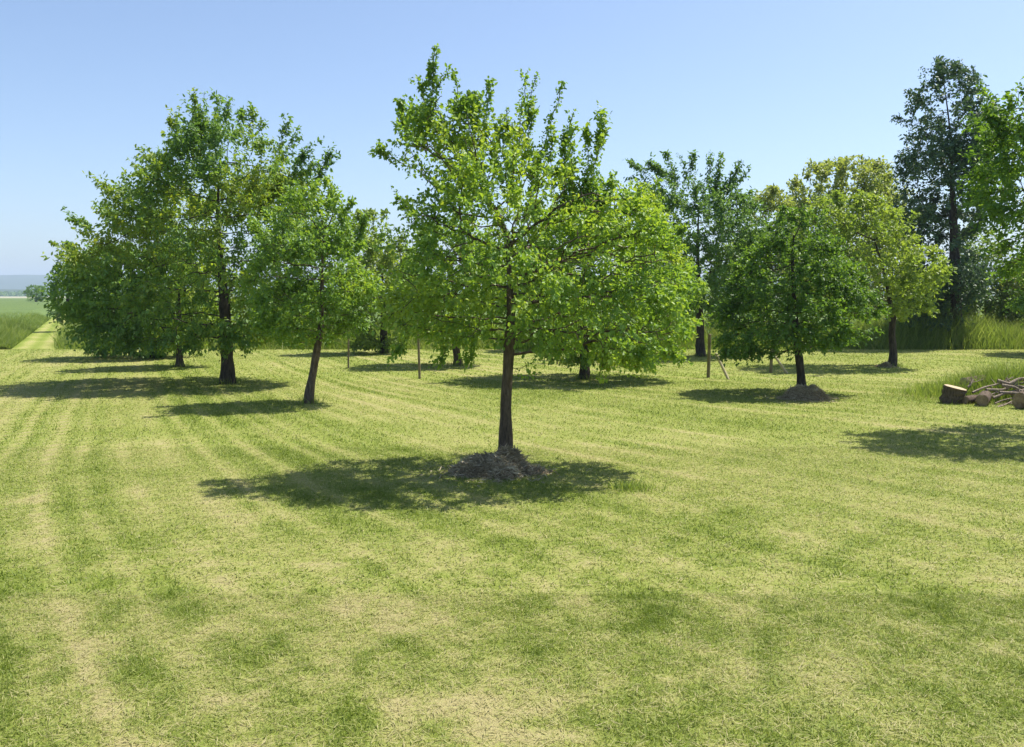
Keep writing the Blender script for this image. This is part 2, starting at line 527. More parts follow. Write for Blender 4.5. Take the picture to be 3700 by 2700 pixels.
def tree(name, label, cat, base, trunk, prof, mats, n_att=900, per=8, leaf=0.075, lw=0.55, r0=0.06, r1=0.045, kd=0.66,
         seed=1, shoots=(), clump=0.36, shell=0.4, step=0.09, auto=0, auto_len=0.5, auto_top=0.5, hang=0.3, Y=None,
         group=None, tintf=0.9, tint0=0.5, spread=0.09, rag=0.17, lai=7.0, cl=0.34, bend=0.0, nper=11, slen=(2.5, 6.0), lift=0.2, sag=0.12, holes=()):
    """base, trunk, prof, shoots are given as seen in the photograph at the tree's own distance"""
    rng = np.random.default_rng(seed)
    B = gp(*base) if Y is None else np.array([at(base[0], base[1], Y)[0], Y, 0.0])
    Yt = B[1]
    BASES.append((B[0], B[1], r0))
    loc = lambda px, py: at(px, py, Yt) - B
    prof = sorted(prof)
    pz = np.array([loc(0, q[0])[2] for q in prof])[::-1]
    pl = np.array([loc(q[1], q[0])[0] for q in prof])[::-1]
    pr = np.array([loc(q[2], q[0])[0] for q in prof])[::-1]
    zlo, zhi = pz[0], pz[-1]
    # ---- attractors
    att = np.zeros((0, 3))
    S = zhi - zlo
    wmax = (pr - pl).max()
    n_att = int(n_att * 1.5)
    while len(att) < n_att:
        m = n_att * 3
        z = rng.uniform(zlo, zhi, m)
        l, r = np.interp(z, pz, pl), np.interp(z, pz, pr)
        k = rng.random(m) < ((r - l) / wmax) ** 2
        z, l, r = z[k], l[k], r[k]
        m = len(z)
        a = rng.uniform(0, 2 * np.pi, m)
        q = shell + (1 - shell) * rng.random(m) ** 0.6
        q = np.where(rng.random(m) < 0.2, rng.random(m) ** 0.5, q)
        ca, sa = np.cos(a), np.sin(a)
        nz = noise(np.stack([ca * 1.6 + 5, sa * 1.6 + 5, z / S * 5.5], 1) + seed * 3.1, seed)
        q = q * (1.0 + 2.4 * rag * (nz - 0.5))
        cx, hx = (l + r) / 2, (r - l) / 2
        hy = (0.45 * hx + 0.55 * np.interp(z, pz, (pr - pl) / 2 * 0 + np.sqrt(((pr - pl) / 2) * wmax / 2))) * kd
        p = np.stack([cx + hx * q * ca, hy * q * sa, z], 1)
        c = noise(p / S * 7.0 + seed, seed + 1) * 0.65 + noise(p / S * 15.0 + seed, seed + 2) * 0.35
        k = c > clump
        for hx_, hy_, hr_ in holes:
            h0 = loc(hx_, hy_); hw = abs(loc(hx_ + hr_, hy_)[0] - h0[0])
            k &= np.hypot(p[:, 0] - h0[0], p[:, 2] - h0[2]) > hw * (0.7 + 0.5 * rng.random(len(p)))
        p = p[k]
        att = np.concatenate([att, p])[:n_att]
    # ---- trunk
    T = np.array([loc(*q) for q in trunk])
    T[0, 2] = -0.03
    if bend:
        T[:, 1] += bend * np.sin(np.linspace(0, np.pi, len(T)))
    TV, TF, TC, TR = tube(T, [r0 * 1.5, r0 * 1.02, r0 * 0.97] + [r0 + (r1 - r0) * 0.5, r1 * 0.85, r1 * 0.5, r1 * 0.22], 12, 0.35, seed)
    nodes = [TC[i] for i in range(0, len(TC), 2)]
    par = [-1] + list(range(len(nodes) - 1))
    hasl = max(zlo + 0.04 * S, 0)
    first = [i for i, q in enumerate(nodes)]
    nodes = np.array(nodes)
    ntr = len(nodes)
    # ---- space colonisation
    cand = np.arange(ntr)[nodes[:, 2] > min(hasl, nodes[-1, 2] * 0.8) * 0.8]
    if len(cand) == 0:
        cand = np.array([ntr - 1])
    alive = np.ones(len(att), bool)
    dist = np.full(len(att), 1e9); near = np.zeros(len(att), int)
    newi = cand
    NP = list(nodes); PAR = list(par)
    step = step * 0.85
    kill = step * 1.7
    for it in range(140):
        pts = np.array([NP[i] for i in newi])
        dd = np.linalg.norm(att[:, None, :] - pts[None], axis=2)
        j = dd.argmin(1); dm = dd[np.arange(len(att)), j]
        up = dm < dist
        dist[up] = dm[up]; near[up] = np.asarray(newi)[j[up]]
        alive &= dist > kill
        ia = np.where(alive)[0]
        if len(ia) == 0:
            break
        grow = np.unique(near[ia])
        acc = np.zeros((len(NP), 3))
        dirs = nrm(att[ia] - np.array(NP)[near[ia]])
        np.add.at(acc, near[ia], dirs)
        nn = []
        for g in grow:
            d = acc[g]
            ln = np.linalg.norm(d)
            if ln < 1e-3:
                d = rng.normal(size=3); ln = np.linalg.norm(d)
            d = d / ln + rng.normal(0, 0.16, 3) + np.array([0, 0, 0.06])
            q = NP[g] + nrm(d) * step
            NP.append(q); PAR.append(int(g)); nn.append(len(NP) - 1)
        newi = np.array(nn)
        if len(NP) > 9000:
            break
    # ---- shoots standing out of the crown
    sh_nodes = []
    shl = []
    for s in shoots:
        a_ = loc(s[0], s[1]); b_ = loc(s[2], s[3])
        dy = (s[4] if len(s) > 4 else rng.uniform(-0.15, 0.3)) * wmax * 0.5 * kd
        a_[1] += dy * 0.8; b_[1] += dy
        shl.append((a_, b_))
    if auto:
        tries = 0
        A = np.array(NP)
        cen = np.array([(pl + pr).mean() / 2, 0, zlo + 0.35 * S])
        while tries < auto:
            i = rng.integers(ntr, len(A))
            p = A[i]
            if p[2] < zlo + auto_top * S:
                tries += 0.1; continue
            d = p - cen
            if np.linalg.norm(d[:2] / (wmax / 2)) < 0.3 and p[2] < zhi - 0.3 * S:
                tries += 0.1; continue
            d = nrm(d) + np.array([0, 0, rng.uniform(-0.15, 0.5)]) + rng.normal(0, 0.2, 3)
            shl.append((p, p + nrm(d) * auto_len * rng.uniform(0.6, 1.25)))
            tries += 1
    zl_ = min([zlo] + [loc(s[2], s[3])[2] for s in shoots])
    zt_ = max([zhi] + [loc(s[2], s[3])[2] for s in shoots])
    for a_, b_ in shl:
        if b_[2] > zt_:
            b_ = a_ + (b_ - a_) * max(0.25, (zt_ - a_[2]) / (b_[2] - a_[2]))
        A = np.array(NP)
        prev = int(np.linalg.norm(A - a_, axis=1).argmin())
        n = max(3, int(np.linalg.norm(b_ - a_) / (step * 0.8)))
        bow = rng.normal(0, 0.05, 3) * np.linalg.norm(b_ - a_)
        for t in np.linspace(0, 1, n + 1):
            q = a_ + (b_ - a_) * t + bow * math.sin(t * math.pi) + rng.normal(0, 0.006, 3)
            NP.append(q); PAR.append(prev); prev = len(NP) - 1
            sh_nodes.append((prev, t))
    ztop = max([zhi] + [loc(s[2], s[3])[2] for s in shoots]) + 0.02
    A = np.array(NP); PA_ = np.array(PAR)
    n = len(A)
    # ---- pipe model radii
    w = np.zeros(n)
    child = np.zeros(n, int)
    np.add.at(child, PA_[PA_ >= 0], 1)
    w[child == 0] = 1
    for i in range(n - 1, -1, -1):
        if w[i] == 0: w[i] = 1
        if PA_[i] >= 0: w[PA_[i]] += w[i]
    rad = np.clip(0.0032 * w ** 0.43, 0.003, r1 * 0.75)
    e = np.arange(ntr, n)
    e = e[PA_[e] >= 0]
    BV, BF = frusta(A[PA_[e]], A[e], np.minimum(rad[PA_[e]], rad[e] * 1.3), rad[e], 5)
    # ---- leaves
    twig = e[rad[e] < 0.0032 * 9 ** 0.43]
    ends = twig[child[twig] == 0]
    sil = float((((pr - pl)[1:] + (pr - pl)[:-1]) * 0.5 * np.diff(pz)).sum())
    nleaf = int(lai * sil / (0.72 * lw * (leaf * 0.92) ** 2))
    wt = np.where(child[twig] == 0, 2.2, 1.0)
    wt = wt * np.clip((noise(A[twig] / S * 9 + seed * 1.7, seed + 4) - cl) * 2.8, 0.04, 1)
    bd = nrm(A - A[np.maximum(PA_, 0)])
    # leaves sit along short leafy shoots that grow out of the twigs
    nsh = nleaf // nper
    src = rng.choice(twig, nsh, p=wt / wt.sum())
    cen = np.array([(pl + pr).mean() / 2, 0, zlo + 0.3 * S])
    ow = nrm((A[src] - cen) / np.array([wmax, wmax * kd, S]))
    sd = nrm(bd[src] * 0.6 + ow * 0.65 + rng.normal(0, 0.42, (nsh, 3)) + np.array([0, 0, lift]))
    sl = leaf * rng.uniform(*slen, nsh)
    tp = A[src] + sd * sl[:, None]
    el, er = np.interp(tp[:, 2], pz, pl), np.interp(tp[:, 2], pz, pr)
    outs = (tp[:, 0] < el - 0.03 * wmax) | (tp[:, 0] > er + 0.03 * wmax) | (tp[:, 2] > zhi) | (tp[:, 2] < zlo)
    sl = np.where(outs, sl * rng.uniform(0.3, 0.75, nsh), sl)
    q = np.repeat(np.arange(nsh), nper)
    t = rng.random(len(q)) ** 0.85
    P = A[src][q] + sd[q] * (sl[q] * t)[:, None] + rng.normal(0, leaf * 0.3, (len(q), 3)) - np.array([0, 0, 1.0]) * (sl[q] * t * t * sag)[:, None]
    D = sd[q] * 0.55 + rng.normal(0, 0.6, (len(q), 3))
    src = q
    Ls = leaf * rng.uniform(0.6, 1.25, len(src))
    if sh_nodes:
        si = np.array([s[0] for s in sh_nodes]); st = np.array([s[1] for s in sh_nodes])
        k2 = max(5, int(per * 1.1 * step / (leaf * 0.9)))
        rep = np.repeat(np.arange(len(si)), k2)
        tt = st[rep]
        P2 = A[si[rep]] + rng.normal(0, 1, (len(rep), 3)) * (0.35 * leaf + 0.6 * leaf * (1 - tt))[:, None]
        D2 = bd[si[rep]] * 0.5 + rng.normal(0, 0.7, (len(rep), 3))
        L2 = leaf * rng.uniform(0.55, 1.15, len(rep)) * (1.05 - 0.4 * tt)
        P = np.concatenate([P, P2]); D = np.concatenate([D, D2]); Ls = np.concatenate([Ls, L2])
    ok = (P[:, 2] > max(0.06, min(zl_, zlo - 0.05 * S))) & (P[:, 2] < ztop) & ((P[:, 2] > zlo) | (rng.random(len(P)) < 0.45))
    P, D, Ls = P[ok], D[ok], Ls[ok]
    LV, LF = leaf_arrays(P, D, Ls, Ls * lw * rng.uniform(0.85, 1.15, len(Ls)), rng, droop=hang)
    tn = np.clip(tint0 + tintf * (noise(P / S * 5.0 + seed * 2.3, seed + 9) - 0.5) + rng.normal(0, 0.16, len(P)), 0, 1)
    root = empty(name, B)
    tag(root, label, cat, group)
    V = np.concatenate([TV, BV]); F = np.concatenate([TF, BF + len(TV)])
    obj("trunk", new_mesh("trunk", V, F, 4, mats[0], None, True), root)
    obj("crown", new_mesh("crown", LV, LF, 4, mats[1], {'tint': np.repeat(tn, 6)}), root)
    print(name, "d=%.1f" % Yt, "h=%.1f" % zhi, "nodes", n, "leaves", len(P))
    return root

BARK = bark_mat("brown_bark", (0.035, 0.026, 0.019), (0.19, 0.145, 0.105))
BARK_D = bark_mat("dark_bark", (0.020, 0.017, 0.014), (0.11, 0.09, 0.072))
L_MAIN = leaf_mat("pear_leaf", (0.135, 0.245, 0.055), (0.195, 0.335, 0.065), (0.31, 0.42, 0.07))
L_CHERRY = leaf_mat("cherry_leaf", (0.10, 0.20, 0.06), (0.15, 0.275, 0.065), (0.26, 0.345, 0.055))
L_GREEN = leaf_mat("green_leaf", (0.09, 0.18, 0.042), (0.14, 0.265, 0.05), (0.235, 0.365, 0.055))
L_BLUE = leaf_mat("blue_green_leaf", (0.085, 0.18, 0.065), (0.12, 0.23, 0.07), (0.17, 0.29, 0.075))
L_OLIVE = leaf_mat("olive_leaf", (0.18, 0.26, 0.06), (0.25, 0.33, 0.075), (0.34, 0.405, 0.09), (1.2, 1.25, 0.5))
L_DARK = leaf_mat("dark_leaf", (0.06, 0.115, 0.065), (0.085, 0.15, 0.075), (0.135, 0.20, 0.08), (1.2, 1.2, 0.6), 0.25)
L_LIGHT = leaf_mat("pale_leaf", (0.22, 0.28, 0.09), (0.29, 0.34, 0.11), (0.37, 0.40, 0.13), (1.25, 1.25, 0.5))

tree("pear_tree", "young pear tree in the foreground, tall shoots above its bright crown, straight bare trunk", "tree",
     (1117, 1035), [(1117, 1035), (1118, 900), (1124, 780), (1130, 690), (1127, 610), (1120, 540)],
     [(205, 940, 1030), (240, 920, 1070), (290, 882, 1125), (350, 880, 1185), (400, 930, 1330), (440, 910, 1410), (500, 870, 1450), (560, 850, 1490),
      (620, 840, 1535), (700, 850, 1525), (738, 900, 1505), (758, 1000, 1490), (775, 1310, 1480), (812, 1340, 1430)],
     (BARK, L_MAIN), n_att=2300, per=9, leaf=0.043, lw=0.66, lai=6.2, slen=(3, 7), r0=0.052, r1=0.042, seed=3, step=0.075, spread=0.06, clump=0.37, kd=0.68,
     shoots=[(945, 320, 962, 112), (1130, 360, 1187, 152), (1175, 400, 1240, 200), (1255, 430, 1272, 235), (1305, 430, 1335, 262),
             (888, 350, 880, 225), (930, 380, 843, 338), (1075, 320, 1082, 200), (1015, 290, 1008, 178), (960, 300, 985, 170), (1150, 330, 1165, 190),
             (1280, 440, 1300, 300), (1420, 560, 1470, 480), (920, 300, 935, 200), (1480, 700, 1540, 640), (1000, 330, 1040, 215), (1050, 320, 1060, 230), (1110, 340, 1120, 240), (1230, 400, 1225, 300), (1290, 450, 1325, 320), (1330, 470, 1360, 390), (905, 460, 872, 430), (930, 320, 912, 240), (1000, 735, 985, 790), (1050, 740, 1043, 786), (1400, 780, 1408, 824), (1335, 765, 1322, 832), (1240, 735, 1232, 768), (905, 720, 890, 765), (1180, 725, 1185, 752), (1480, 740, 1488, 782), (1170, 370, 1178, 250), (1265, 420, 1262, 300)], shell=0.35, holes=[(885, 420, 48), (1225, 330, 28), (925, 560, 30), (1400, 400, 30), (1130, 660, 30), (860, 640, 20), (1250, 640, 22)])
tree("cherry_tree", "broad cherry tree at the left with a stout dark trunk and the widest crown", "tree",
     (503, 848), [(503, 848), (501, 780), (498, 700), (490, 600), (480, 480), (485, 360)],
     [(235, 500, 530), (270, 455, 560), (310, 400, 600), (355, 345, 645), (410, 295, 700), (480, 240, 725), (555, 165, 735), (640, 130, 715), (695, 140, 700), (738, 195, 650), (765, 260, 560)],
     (BARK_D, L_CHERRY), n_att=2400, per=9, leaf=0.078, lw=0.5, r0=0.105, r1=0.06, seed=7, step=0.13, spread=0.10, hang=0.5, nper=18, slen=(4, 8), holes=[(230, 500, 24), (650, 330, 24)], auto=26, auto_len=0.7, tintf=1.3, kd=0.6,
     shoots=[(470, 330, 516, 222), (400, 340, 378, 272), (310, 430, 248, 408), (270, 510, 213, 448), (240, 540, 174, 488), (640, 410, 686, 322),
             (690, 450, 722, 358), (600, 360, 635, 308), (300, 470, 265, 412), (210, 580, 145, 545), (430, 300, 440, 245), (560, 310, 560, 255)])
tree("plum_tree", "small tree with a slender trunk leaning to the right, beside the broad cherry", "tree",
     (680, 892), [(680, 892), (691, 830), (703, 765), (711, 710), (712, 620), (715, 520)],
     [(395, 670, 730), (440, 630, 755), (500, 590, 780), (560, 555, 805), (640, 545, 835), (690, 565, 830), (735, 590, 800), (765, 620, 690)],
     (BARK, L_MAIN), n_att=1300, per=9, leaf=0.056, lw=0.6, r0=0.055, r1=0.04, seed=11, step=0.1, spread=0.075, auto=10, auto_len=0.35, tint0=0.4)
tree("apple_tree", "round green tree at the right standing in a heap of dry cuttings", "tree",
     (1774, 870), [(1774, 870), (1768, 800), (1759, 740), (1756, 660), (1752, 580), (1755, 520)],
     [(458, 1738, 1775), (495, 1700, 1822), (550, 1665, 1868), (610, 1635, 1905), (680, 1592, 1935), (730, 1580, 1930), (755, 1592, 1890), (790, 1600, 1680)],
     (BARK_D, L_GREEN), n_att=1700, per=10, leaf=0.058, lw=0.62, r0=0.06, r1=0.045, seed=19, step=0.1, spread=0.075, auto=12, auto_len=0.3, clump=0.33, lai=8.5, tint0=0.22, holes=[(1880, 560, 26), (1600, 660, 22), (1700, 770, 20), (1890, 720, 24)])
tree("walnut_tree", "leafy tree cut off by the right edge of the view, nearest on the right side", "tree",
     (2519, 957), [(2519, 957), (2515, 860), (2518, 700), (2515, 520), (2500, 380)],
     [(145, 2245, 2300), (200, 2222, 2400), (290, 2192, 2520), (350, 2170, 2620), (450, 2172, 2760), (560, 2200, 2820), (605, 2250, 2780)],
     (BARK, L_GREEN), n_att=1700, per=10, leaf=0.055, lw=0.6, tint0=0.35, r0=0.08, r1=0.06, seed=23, step=0.11, spread=0.08, auto=14, auto_len=0.35)
tree("apple_tree", "tree half hidden behind the foreground pear, its trunk just right of the pear's trunk", "tree",
     (1292, 838), [(1292, 838), (1292, 780), (1290, 700), (1290, 600), (1295, 500)],
     [(400, 1320, 1410), (440, 1250, 1450), (500, 1160, 1480), (600, 1110, 1530), (680, 1095, 1540), (760, 1130, 1500), (800, 1180, 1440)],
     (BARK_D, L_MAIN), n_att=1300, per=9, leaf=0.075, lw=0.55, r0=0.085, r1=0.05, seed=29, step=0.12, spread=0.09, auto=14, auto_len=0.4, tint0=0.55)
tree("cherry_tree", "distant cherry tree with thick finger-like shoots fanning out against the sky", "tree",
     (1549, 788), [(1549, 788), (1548, 720), (1545, 650), (1542, 560), (1545, 450)],
     [(400, 1490, 1600), (440, 1445, 1640), (490, 1418, 1675), (560, 1425, 1700), (630, 1455, 1700), (690, 1490, 1660)],
     (BARK_D, L_BLUE), n_att=1700, per=9, leaf=0.095, lw=0.5, r0=0.1, r1=0.06, seed=31, lai=7.5, step=0.14, spread=0.11, hang=0.5, nper=18, slen=(3, 7), auto=10, auto_len=0.6, rag=0.3,
     shoots=[(1470, 440, 1398, 368), (1460, 450, 1405, 398), (1500, 410, 1442, 368), (1500, 400, 1480, 345), (1520, 400, 1506, 340), (1545, 400, 1535, 345),
             (1570, 400, 1572, 335), (1590, 400, 1601, 337), (1600, 420, 1640, 358), (1610, 430, 1650, 386), (1610, 470, 1650, 435), (1460, 480, 1415, 430)])
tree("hawthorn_tree", "yellow-green tree with a crooked dark trunk left of the tall dark tree", "tree",
     (1973, 811), [(1973, 811), (1975, 770), (1971, 730), (1976, 700), (1968, 670), (1955, 600), (1930, 520)],
     [(430, 1820, 1920), (490, 1780, 1990), (550, 1765, 2045), (600, 1765, 2075), (650, 1790, 2060), (695, 1810, 2035)],
     (BARK_D, L_OLIVE), n_att=1300, per=9, leaf=0.085, lw=0.6, r0=0.075, r1=0.055, seed=37, step=0.13, spread=0.10, auto=12, auto_len=0.4)
tree("old_pear_tree", "tall narrow dark tree rising above all others near the right edge", "tree",
     (2115, 766), [(2115, 766), (2113, 680), (2110, 560), (2106, 420), (2100, 280), (2085, 170)],
     [(140, 2060, 2095), (180, 2042, 2140), (220, 2018, 2152), (280, 2000, 2190), (330, 2005, 2185), (390, 1992, 2175), (450, 1990, 2170), (550, 2000, 2165), (650, 1995, 2165), (700, 1985, 2150), (725, 1995, 2100)],
     (BARK_D, L_DARK), n_att=3600, per=7, lai=7.5, cl=0.3, leaf=0.11, lw=0.6, r0=0.17, r1=0.05, seed=41, step=0.17, spread=0.13, clump=0.34, shell=0.25, kd=0.9, Y=27.0,
     shoots=[(2050, 230, 2008, 203), (2030, 280, 1972, 266), (2140, 210, 2152, 150), (2050, 190, 2038, 152), (2080, 160, 2074, 132), (2160, 260, 2190, 235), (2150, 300, 2196, 290)])
# partly hidden trees of the orchard
tree("plum_tree", "small tree behind the broad cherry, only its thin trunk and low leaves showing", "tree",
     (397, 812), [(397, 812), (397, 770), (396, 700), (395, 620)],
     [(420, 370, 430), (500, 330, 470), (600, 300, 490), (700, 300, 490), (765, 330, 470)],
     (BARK_D, L_MAIN), n_att=600, per=8, leaf=0.1, r0=0.075, r1=0.05, seed=43, step=0.14, spread=0.1, tint0=0.7)
tree("cherry_tree", "dark low-hanging tree behind the lower left side of the broad cherry", "tree",
     (345, 791), [(345, 791), (345, 750), (340, 690), (330, 620)],
     [(540, 220, 400), (600, 180, 430), (680, 170, 440), (740, 190, 430), (782, 205, 400)],
     (BARK_D, L_CHERRY), n_att=900, per=9, leaf=0.12, r0=0.11, r1=0.06, seed=47, step=0.15, spread=0.12, hang=0.5, tint0=0.3)
tree("poplar_tree", "thin tree top peeking out above the left end of the cherry crown", "tree",
     (150, 735), [(150, 735), (150, 690), (150, 640), (149, 580)],
     [(535, 140, 165), (570, 132, 178), (620, 125, 185), (680, 125, 190), (715, 130, 180)],
     (BARK_D, L_BLUE), n_att=350, per=7, leaf=0.14, r0=0.1, r1=0.05, seed=53, step=0.2, spread=0.13, clump=0.45, Y=38.0)
tree("apple_tree", "leafy tree in the gap between the leaning tree and the foreground pear", "tree",
     (850, 781), [(850, 781), (848, 740), (846, 690), (845, 600)],
     [(470, 790, 850), (520, 765, 885), (600, 750, 915), (690, 745, 920), (735, 755, 908), (768, 775, 885)],
     (BARK_D, L_OLIVE), n_att=900, per=9, leaf=0.11, r0=0.1, r1=0.06, seed=59, step=0.15, spread=0.11, auto=10, auto_len=0.4, tint0=0.35)
tree("plum_tree", "small tree behind the pear with a short slanting trunk left of the pear's trunk", "tree",
     (1013, 808), [(1013, 808), (1010, 780), (1004, 745), (1000, 680), (1000, 600)],
     [(480, 960, 1040), (550, 900, 1090), (650, 880, 1110), (710, 890, 1100), (752, 940, 1070)],
     (BARK, L_MAIN), n_att=800, per=8, leaf=0.095, r0=0.085, r1=0.05, seed=61, step=0.14, spread=0.1, tint0=0.45)
tree("apple_tree", "small far tree glimpsed under the pear's crown just right of its trunk", "tree",
     (1218, 774), [(1218, 774), (1218, 740), (1217, 690), (1216, 640)],
     [(560, 1180, 1250), (620, 1150, 1280), (700, 1145, 1290), (762, 1170, 1270)],
     (BARK_D, L_LIGHT), n_att=500, per=8, leaf=0.12, r0=0.08, r1=0.05, seed=67, step=0.16, spread=0.11)
tree("maple_tree", "large pale green rounded tree in the background between cherry and tall dark tree", "tree",
     (1870, 745), [(1870, 745), (1870, 680), (1868, 600), (1865, 480)],
     [(352, 1830, 1915), (375, 1780, 1965), (430, 1738, 2000), (520, 1722, 2010), (600, 1728, 2005), (690, 1750, 1985)],
     (BARK, L_LIGHT), n_att=1500, per=9, leaf=0.15, lw=0.6, r0=0.18, r1=0.1, seed=71, step=0.24, spread=0.17, Y=36.0, rag=0.12, clump=0.33)
tree("maple_tree", "smaller pale tree filling the gap right of the distant cherry", "tree",
     (1695, 750), [(1695, 750), (1695, 690), (1694, 620), (1692, 520)],
     [(415, 1680, 1715), (450, 1655, 1745), (520, 1635, 1765), (620, 1630, 1770), (700, 1645, 1750)],
     (BARK, L_LIGHT), n_att=800, per=8, leaf=0.14, lw=0.6, r0=0.13, r1=0.08, seed=73, step=0.2, spread=0.15, Y=33.0, tint0=0.4)
tree("willow_shrub", "shaggy olive shrub behind and right of the tall dark tree", "shrub",
     (2185, 770), [(2185, 770), (2183, 730), (2180, 680), (2178, 600)],
     [(500, 2140, 2190), (560, 2120, 2230), (640, 2110, 2265), (700, 2110, 2270), (735, 2125, 2255)],
     (BARK, L_OLIVE), n_att=900, per=8, leaf=0.13, r0=0.08, r1=0.05, seed=79, step=0.17, spread=0.13, Y=30.0, tint0=0.3)
tree("willow_shrub", "bright yellow-green shrub at the far right above the tall grass", "shrub",
     (2290, 770), [(2290, 770), (2290, 730), (2288, 680), (2285, 640)],
     [(575, 2250, 2330), (620, 2225, 2360), (680, 2215, 2370), (725, 2220, 2360)],
     (BARK, L_LIGHT), n_att=600, per=8, leaf=0.13, r0=0.08, r1=0.05, seed=83, step=0.17, spread=0.12, Y=29.0, tint0=0.6)
tree("hawthorn_shrub", "dark leafy shrub standing under the tall dark tree on its left", "shrub",
     (2045, 762), [(2045, 762), (2045, 730), (2044, 690), (2044, 650)],
     [(610, 2020, 2075), (650, 2000, 2100), (700, 1990, 2105), (735, 2000, 2100)],
     (BARK_D, L_BLUE), n_att=450, per=7, leaf=0.13, r0=0.07, r1=0.05, seed=89, step=0.17, spread=0.12, Y=28.5, tint0=0.3)
tree("plum_tree", "tree whose crown just enters the right edge behind the woodpile", "tree",
     (2420, 784), [(2420, 784), (2418, 740), (2415, 660), (2410, 560)],
     [(420, 2360, 2470), (500, 2300, 2540), (600, 2265, 2570), (680, 2255, 2570), (730, 2290, 2540)],
     (BARK_D, L_GREEN), n_att=900, per=8, leaf=0.11, r0=0.1, r1=0.06, seed=97, step=0.16, spread=0.11)
tree("field_tree", "lone round tree far out in the green field at the left edge", "tree",
     (80, 668), [(80, 674), (80, 664), (80, 655), (80, 645)],
     [(632, 70, 92), (640, 64, 98), (650, 62, 100), (658, 64, 98), (664, 68, 92)],
     (BARK_D, L_BLUE), n_att=400, per=8, leaf=0.28, r0=0.2, r1=0.12, seed=101, step=0.3, spread=0.2, Y=150.0, kd=1.0, lai=7.5, rag=0.08, clump=0.25)

tree("apple_tree", "low tree at the back between the distant cherry's trunk and the pear's crown", "tree",
     (1470, 772), [(1470, 772), (1470, 730), (1468, 690), (1466, 640)],
     [(560, 1440, 1490), (610, 1410, 1525), (690, 1400, 1535), (745, 1420, 1520)],
     (BARK_D, L_MAIN), n_att=600, per=8, leaf=0.11, r0=0.08, r1=0.05, seed=107, step=0.16, spread=0.11, Y=27.5, tint0=0.3)
tree("apple_tree", "low tree at the back of the lawn just left of the round right-hand tree", "tree",
     (1620, 770), [(1620, 770), (1621, 730), (1622, 690), (1620, 640)],
     [(540, 1600, 1650), (600, 1570, 1680), (690, 1565, 1690), (740, 1580, 1670)],
     (BARK_D, L_OLIVE), n_att=600, per=8, leaf=0.11, r0=0.08, r1=0.05, seed=109, step=0.16, spread=0.11, Y=28.5, tint0=0.3)

# ------------------------------------------------------------------ heaps of dry cuttings
M_CLIP = leaf_mat("dry_clippings", (0.26, 0.215, 0.14), (0.48, 0.41, 0.28), (0.68, 0.60, 0.43), (1, 1, 0.9), 0.12, 0.9, 0.1)
n_ = NT("heap_core")
M_HEAP = n_.done(n_.principled(n_.ramp(n_.noise(30, 6, 0.7), [(0.3, (0.12, 0.09, 0.052)), (0.7, (0.36, 0.28, 0.17))]), 0.95, 0.1, n_.bump(n_.noise(45, 5), 1.0, 0.03)))
def heap(name, label, c, rx, ry, h, seed, lobes, nstraw):
    r = np.random.default_rng(seed)
    lob = [(0, 0, 1.0, 1.0)] + lobes          # x, y in units of rx, ry; size; height
    def hz(u, v):
        z = 0
        for (lx, ly, s, k) in lob:
            q = np.hypot((u - lx) / s, (v - ly) / s)
            z = np.maximum(z, h * k * np.clip(1 - q ** 2, 0, 1) ** 0.75)
        z = z * (0.45 + 1.1 * fbm2(u * rx, v * ry, 8, seed, 4)) + 0.09 * (fbm2(u * rx, v * ry, 14, seed + 5, 3) - 0.5) * (z > 0.01)
        return z - 0.012
    g = np.linspace(-2.0, 2.0, 110)
    U, W = np.meshgrid(g, g)
    u, v = U.ravel(), W.ravel()
    z = hz(u, v)
    V = np.stack([u * rx, v * ry, z], 1)
    nx = len(g)
    i = (np.arange(nx - 1)[:, None] * nx + np.arange(nx - 1)[None]).ravel()
    F = np.stack([i, i + 1, i + nx + 1, i + nx], 1)
    F = F[z[F].max(1) > -0.008]
    root = empty(name, (c[0], c[1], 0.0))
    tag(root, label, "heap")
    obj("heap_core", new_mesh("heap_core", V, F, 4, M_HEAP, None, True), root)
    u = r.normal(0, 0.72, nstraw * 3); v = r.normal(0, 0.72, nstraw * 3)
    z = hz(u, v)
    k = (z > -0.005) | (r.random(len(z)) < 0.22)
    z = np.maximum(z, 0.006)
    u, v, z = u[k][:nstraw], v[k][:nstraw], z[k][:nstraw]
    n = len(u)
    P = np.stack([u * rx, v * ry, z + r.uniform(-0.01, 0.015, n)], 1)
    D = nrm(np.stack([r.normal(0, 1, n), r.normal(0, 1, n), r.normal(0.05, 0.35, n)], 1))
    L = r.uniform(0.05, 0.15, n)
    LV, LF = leaf_arrays(P - D * (L / 2)[:, None], D, L, r.uniform(0.005, 0.014, n), r, droop=0.1)
    t = np.clip(0.42 + 0.9 * (fbm2(P[:, 0], P[:, 1], 9, seed + 2, 3) - 0.5) + r.normal(0, 0.22, n), 0, 1)
    obj("straw", new_mesh("straw", LV, LF, 4, M_CLIP, {'tint': np.repeat(t, 6)}), root)
    return root
c = gp(1085, 1046)
heap("cuttings_heap", "lumpy heap of dry grass cuttings around the foreground pear trunk", c, 0.31, 0.24, 0.16, 3,
     [(0.45, 0.25, 0.7, 1.15), (-0.5, -0.3, 0.62, 0.7), (0.3, -0.65, 0.6, 0.75), (0.95, -0.1, 0.55, 0.5), (1.45, 0.05, 0.4, 0.3), (-0.85, 0.05, 0.4, 0.4)], 5200)
c = gp(1778, 882)
heap("cuttings_heap", "brown heap of dry cuttings around the trunk of the round right-hand tree", c, 0.30, 0.28, 0.20, 6,
     [(0.45, 0.1, 0.75, 0.85), (-0.5, -0.1, 0.7, 0.75), (0.95, 0, 0.5, 0.35), (-1.0, 0, 0.4, 0.25)], 4200)
c = gp(1958, 812)
